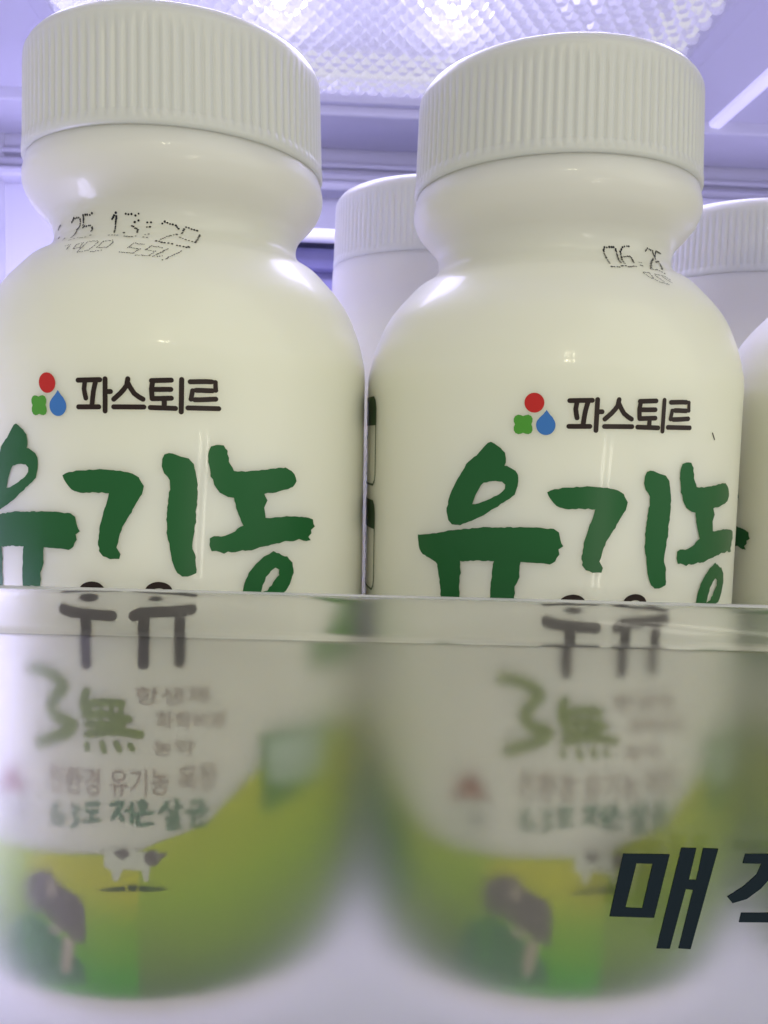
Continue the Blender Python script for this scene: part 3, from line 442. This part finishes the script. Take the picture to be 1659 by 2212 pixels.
# lamp: frame, prismatic cover, LEDs behind it
lamp=empty('ceiling_lamp',(0,0,0)); lamp.parent=None
lamp.location=fr_.location; lamp.rotation_euler=fr_.rotation_euler
tag(lamp,'lit ceiling lamp with bumpy prismatic cover and bright LED spots','lamp')
for a in ((-124,-117,100,345),(100,107,100,345),(-117,100,341,345)): fb('lamp_frame',*a,CZ-3.2,CZ+8,M_WALL,.8,parent=lamp)
fb('lamp_housing',-117,100,100,341,CZ+20,CZ+22,M_WALL,0,parent=lamp)
LED=(.62,.58,1.0)
def lens():
    V=[];F=[];p=5.6;R=p/math.sqrt(3);row=0;y=104.
    idx={}
    def vid(x,y,z):
        k=(round(x,2),round(y,2),round(z,2))
        if k not in idx: idx[k]=len(V); V.append((x,y-350,z))
        return idx[k]
    rnd=random.Random(3)
    while y<340.5:
        x=-117+(p/2 if row%2 else 0)
        while x<101:
            dep=2.1+rnd.uniform(-.2,.2)
            c=len(V); V.append((x,y-350,CZ+.5-dep))
            ring=[vid(x+R*math.sin(math.pi/3*k),y+R*math.cos(math.pi/3*k),CZ+.5) for k in range(6)]
            inner=[]
            for k in range(6):
                inner.append(len(V)); V.append((x+.5*R*math.sin(math.pi/3*k),y-350+.5*R*math.cos(math.pi/3*k),CZ+.5-dep*.9))
            for k in range(6):
                j=(k+1)%6; F.append((c,inner[k],inner[j])); F.append((inner[k],ring[k],ring[j],inner[j]))
            x+=p
        y+=p*math.sqrt(3)/2; row+=1
    m,nt,out=new_mat('prismatic_cover'); L=nt.links
    tr=nt.nodes.new('ShaderNodeBsdfTranslucent'); tr.inputs['Color'].default_value=(.9,.9,.95,1)
    rf=nt.nodes.new('ShaderNodeBsdfRefraction'); rf.inputs['Roughness'].default_value=.06; rf.inputs['IOR'].default_value=1.35
    gl=nt.nodes.new('ShaderNodeBsdfGlossy'); gl.inputs['Roughness'].default_value=.12
    em=nt.nodes.new('ShaderNodeEmission'); em.inputs['Color'].default_value=(.76,.73,1,1); em.inputs['Strength'].default_value=LENS_EMIT
    m0=nt.nodes.new('ShaderNodeMixShader'); m0.inputs[0].default_value=.65; L.new(tr.outputs[0],m0.inputs[1]); L.new(rf.outputs[0],m0.inputs[2])
    m1=nt.nodes.new('ShaderNodeMixShader'); m1.inputs[0].default_value=.12; L.new(m0.outputs[0],m1.inputs[1]); L.new(gl.outputs[0],m1.inputs[2])
    ad=nt.nodes.new('ShaderNodeAddShader'); L.new(m1.outputs[0],ad.inputs[0]); L.new(em.outputs[0],ad.inputs[1]); L.new(ad.outputs[0],out.inputs[0])
    return mesh_obj('lamp_cover',V,F,m,lamp)
lens()
mE,nt,out=new_mat('led_emitter'); em=nt.nodes.new('ShaderNodeEmission'); em.inputs['Color'].default_value=(.85,.83,1,1); em.inputs['Strength'].default_value=LED_EMIT; nt.links.new(em.outputs[0],out.inputs[0])
for x in (-102,-43,16):
    for y in (288,231,174):
        o=lathe('led',[(3.2,CZ+17),(3.6,CZ+16),(3,CZ+14.5),(1,CZ+14)],20,mE,lamp); o.location=(x*MM,(y-350)*MM,0)
        ld=bpy.data.lights.new('led_light','POINT'); ld.energy=LED_W; ld.color=(.74,.71,1); ld.shadow_soft_size=.003
        lo=bpy.data.objects.new('led_light',ld); SC.collection.objects.link(lo); lo.parent=lamp; lo.location=(x*MM,(y-350)*MM,(CZ+11)*MM)
al=bpy.data.lights.new('lamp_output','AREA'); al.shape='RECTANGLE'; al.size=.21; al.size_y=.06; al.energy=LAMP_W; al.color=LED
ao=bpy.data.objects.new('lamp_output',al); SC.collection.objects.link(ao); ao.parent=lamp; ao.location=(-.008,(212-350)*MM,(CZ-1.5)*MM)
# glass shelf with bright front trim, block coloured dark for the shade under it
sh=empty('glass_shelf',(0,0,0)); sh.location=fr_.location; sh.rotation_euler=fr_.rotation_euler
tag(sh,'fridge shelf with a bright white front trim behind the bottles','shelf')
fb('front_trim',-62,64,296,302,70.5,75,principled('shiny_white_trim',(.85,.85,.92),.15,spec=.8),1.6,parent=sh)
fb('shelf_plate',-62,64,302,385,72,75,frosted('shelf_glass',.05,haze=.1,color=(.8,.85,.9)),0,parent=sh)
dc=empty('shaded_gap_block',(0,0,0)); dc.location=fr_.location; dc.rotation_euler=fr_.rotation_euler
tag(dc,'block coloured dark for the shade under the shelf in the gap beside the left bottle neck','shaded gap')
fb('block_body',-60,40,310,370,-40,66,M_DARK,5,parent=dc)
fb('block_top',-63,43,305,373,62,70,M_DARK,2,parent=dc)

for loc,rot,sz,w in (((250,250,95),(0,90,0),(.14,.15),SIDE_W*.22),((-172,285,95),(84,0,10),(.06,.10),SIDE_W*.35),((-122,104,18),(0,-84,0),(.03,.05),SIDE_W*.16)):  # unseen lamps added to brighten walls, bottle edges and basket floor
    sl=bpy.data.lights.new('added_side_fill','AREA'); sl.shape='RECTANGLE'; sl.size,sl.size_y=sz; sl.energy=w; sl.color=LED
    so=bpy.data.objects.new('added_side_fill',sl); SC.collection.objects.link(so); so.parent=lamp
    so.location=(loc[0]*MM,(loc[1]-350)*MM,(loc[2]-71)*MM); so.rotation_euler=[math.radians(k) for k in rot]

ul=bpy.data.lights.new('added_floor_fill','AREA'); ul.shape='RECTANGLE'; ul.size=.30; ul.size_y=.16; ul.energy=UNDER_W; ul.color=(.80,.78,1)  # unseen area light added below to brighten the translucent basket floor
uo=bpy.data.objects.new('added_floor_fill',ul); SC.collection.objects.link(uo); uo.location=(.02,.16,-.09); uo.rotation_euler=(math.pi,0,0)
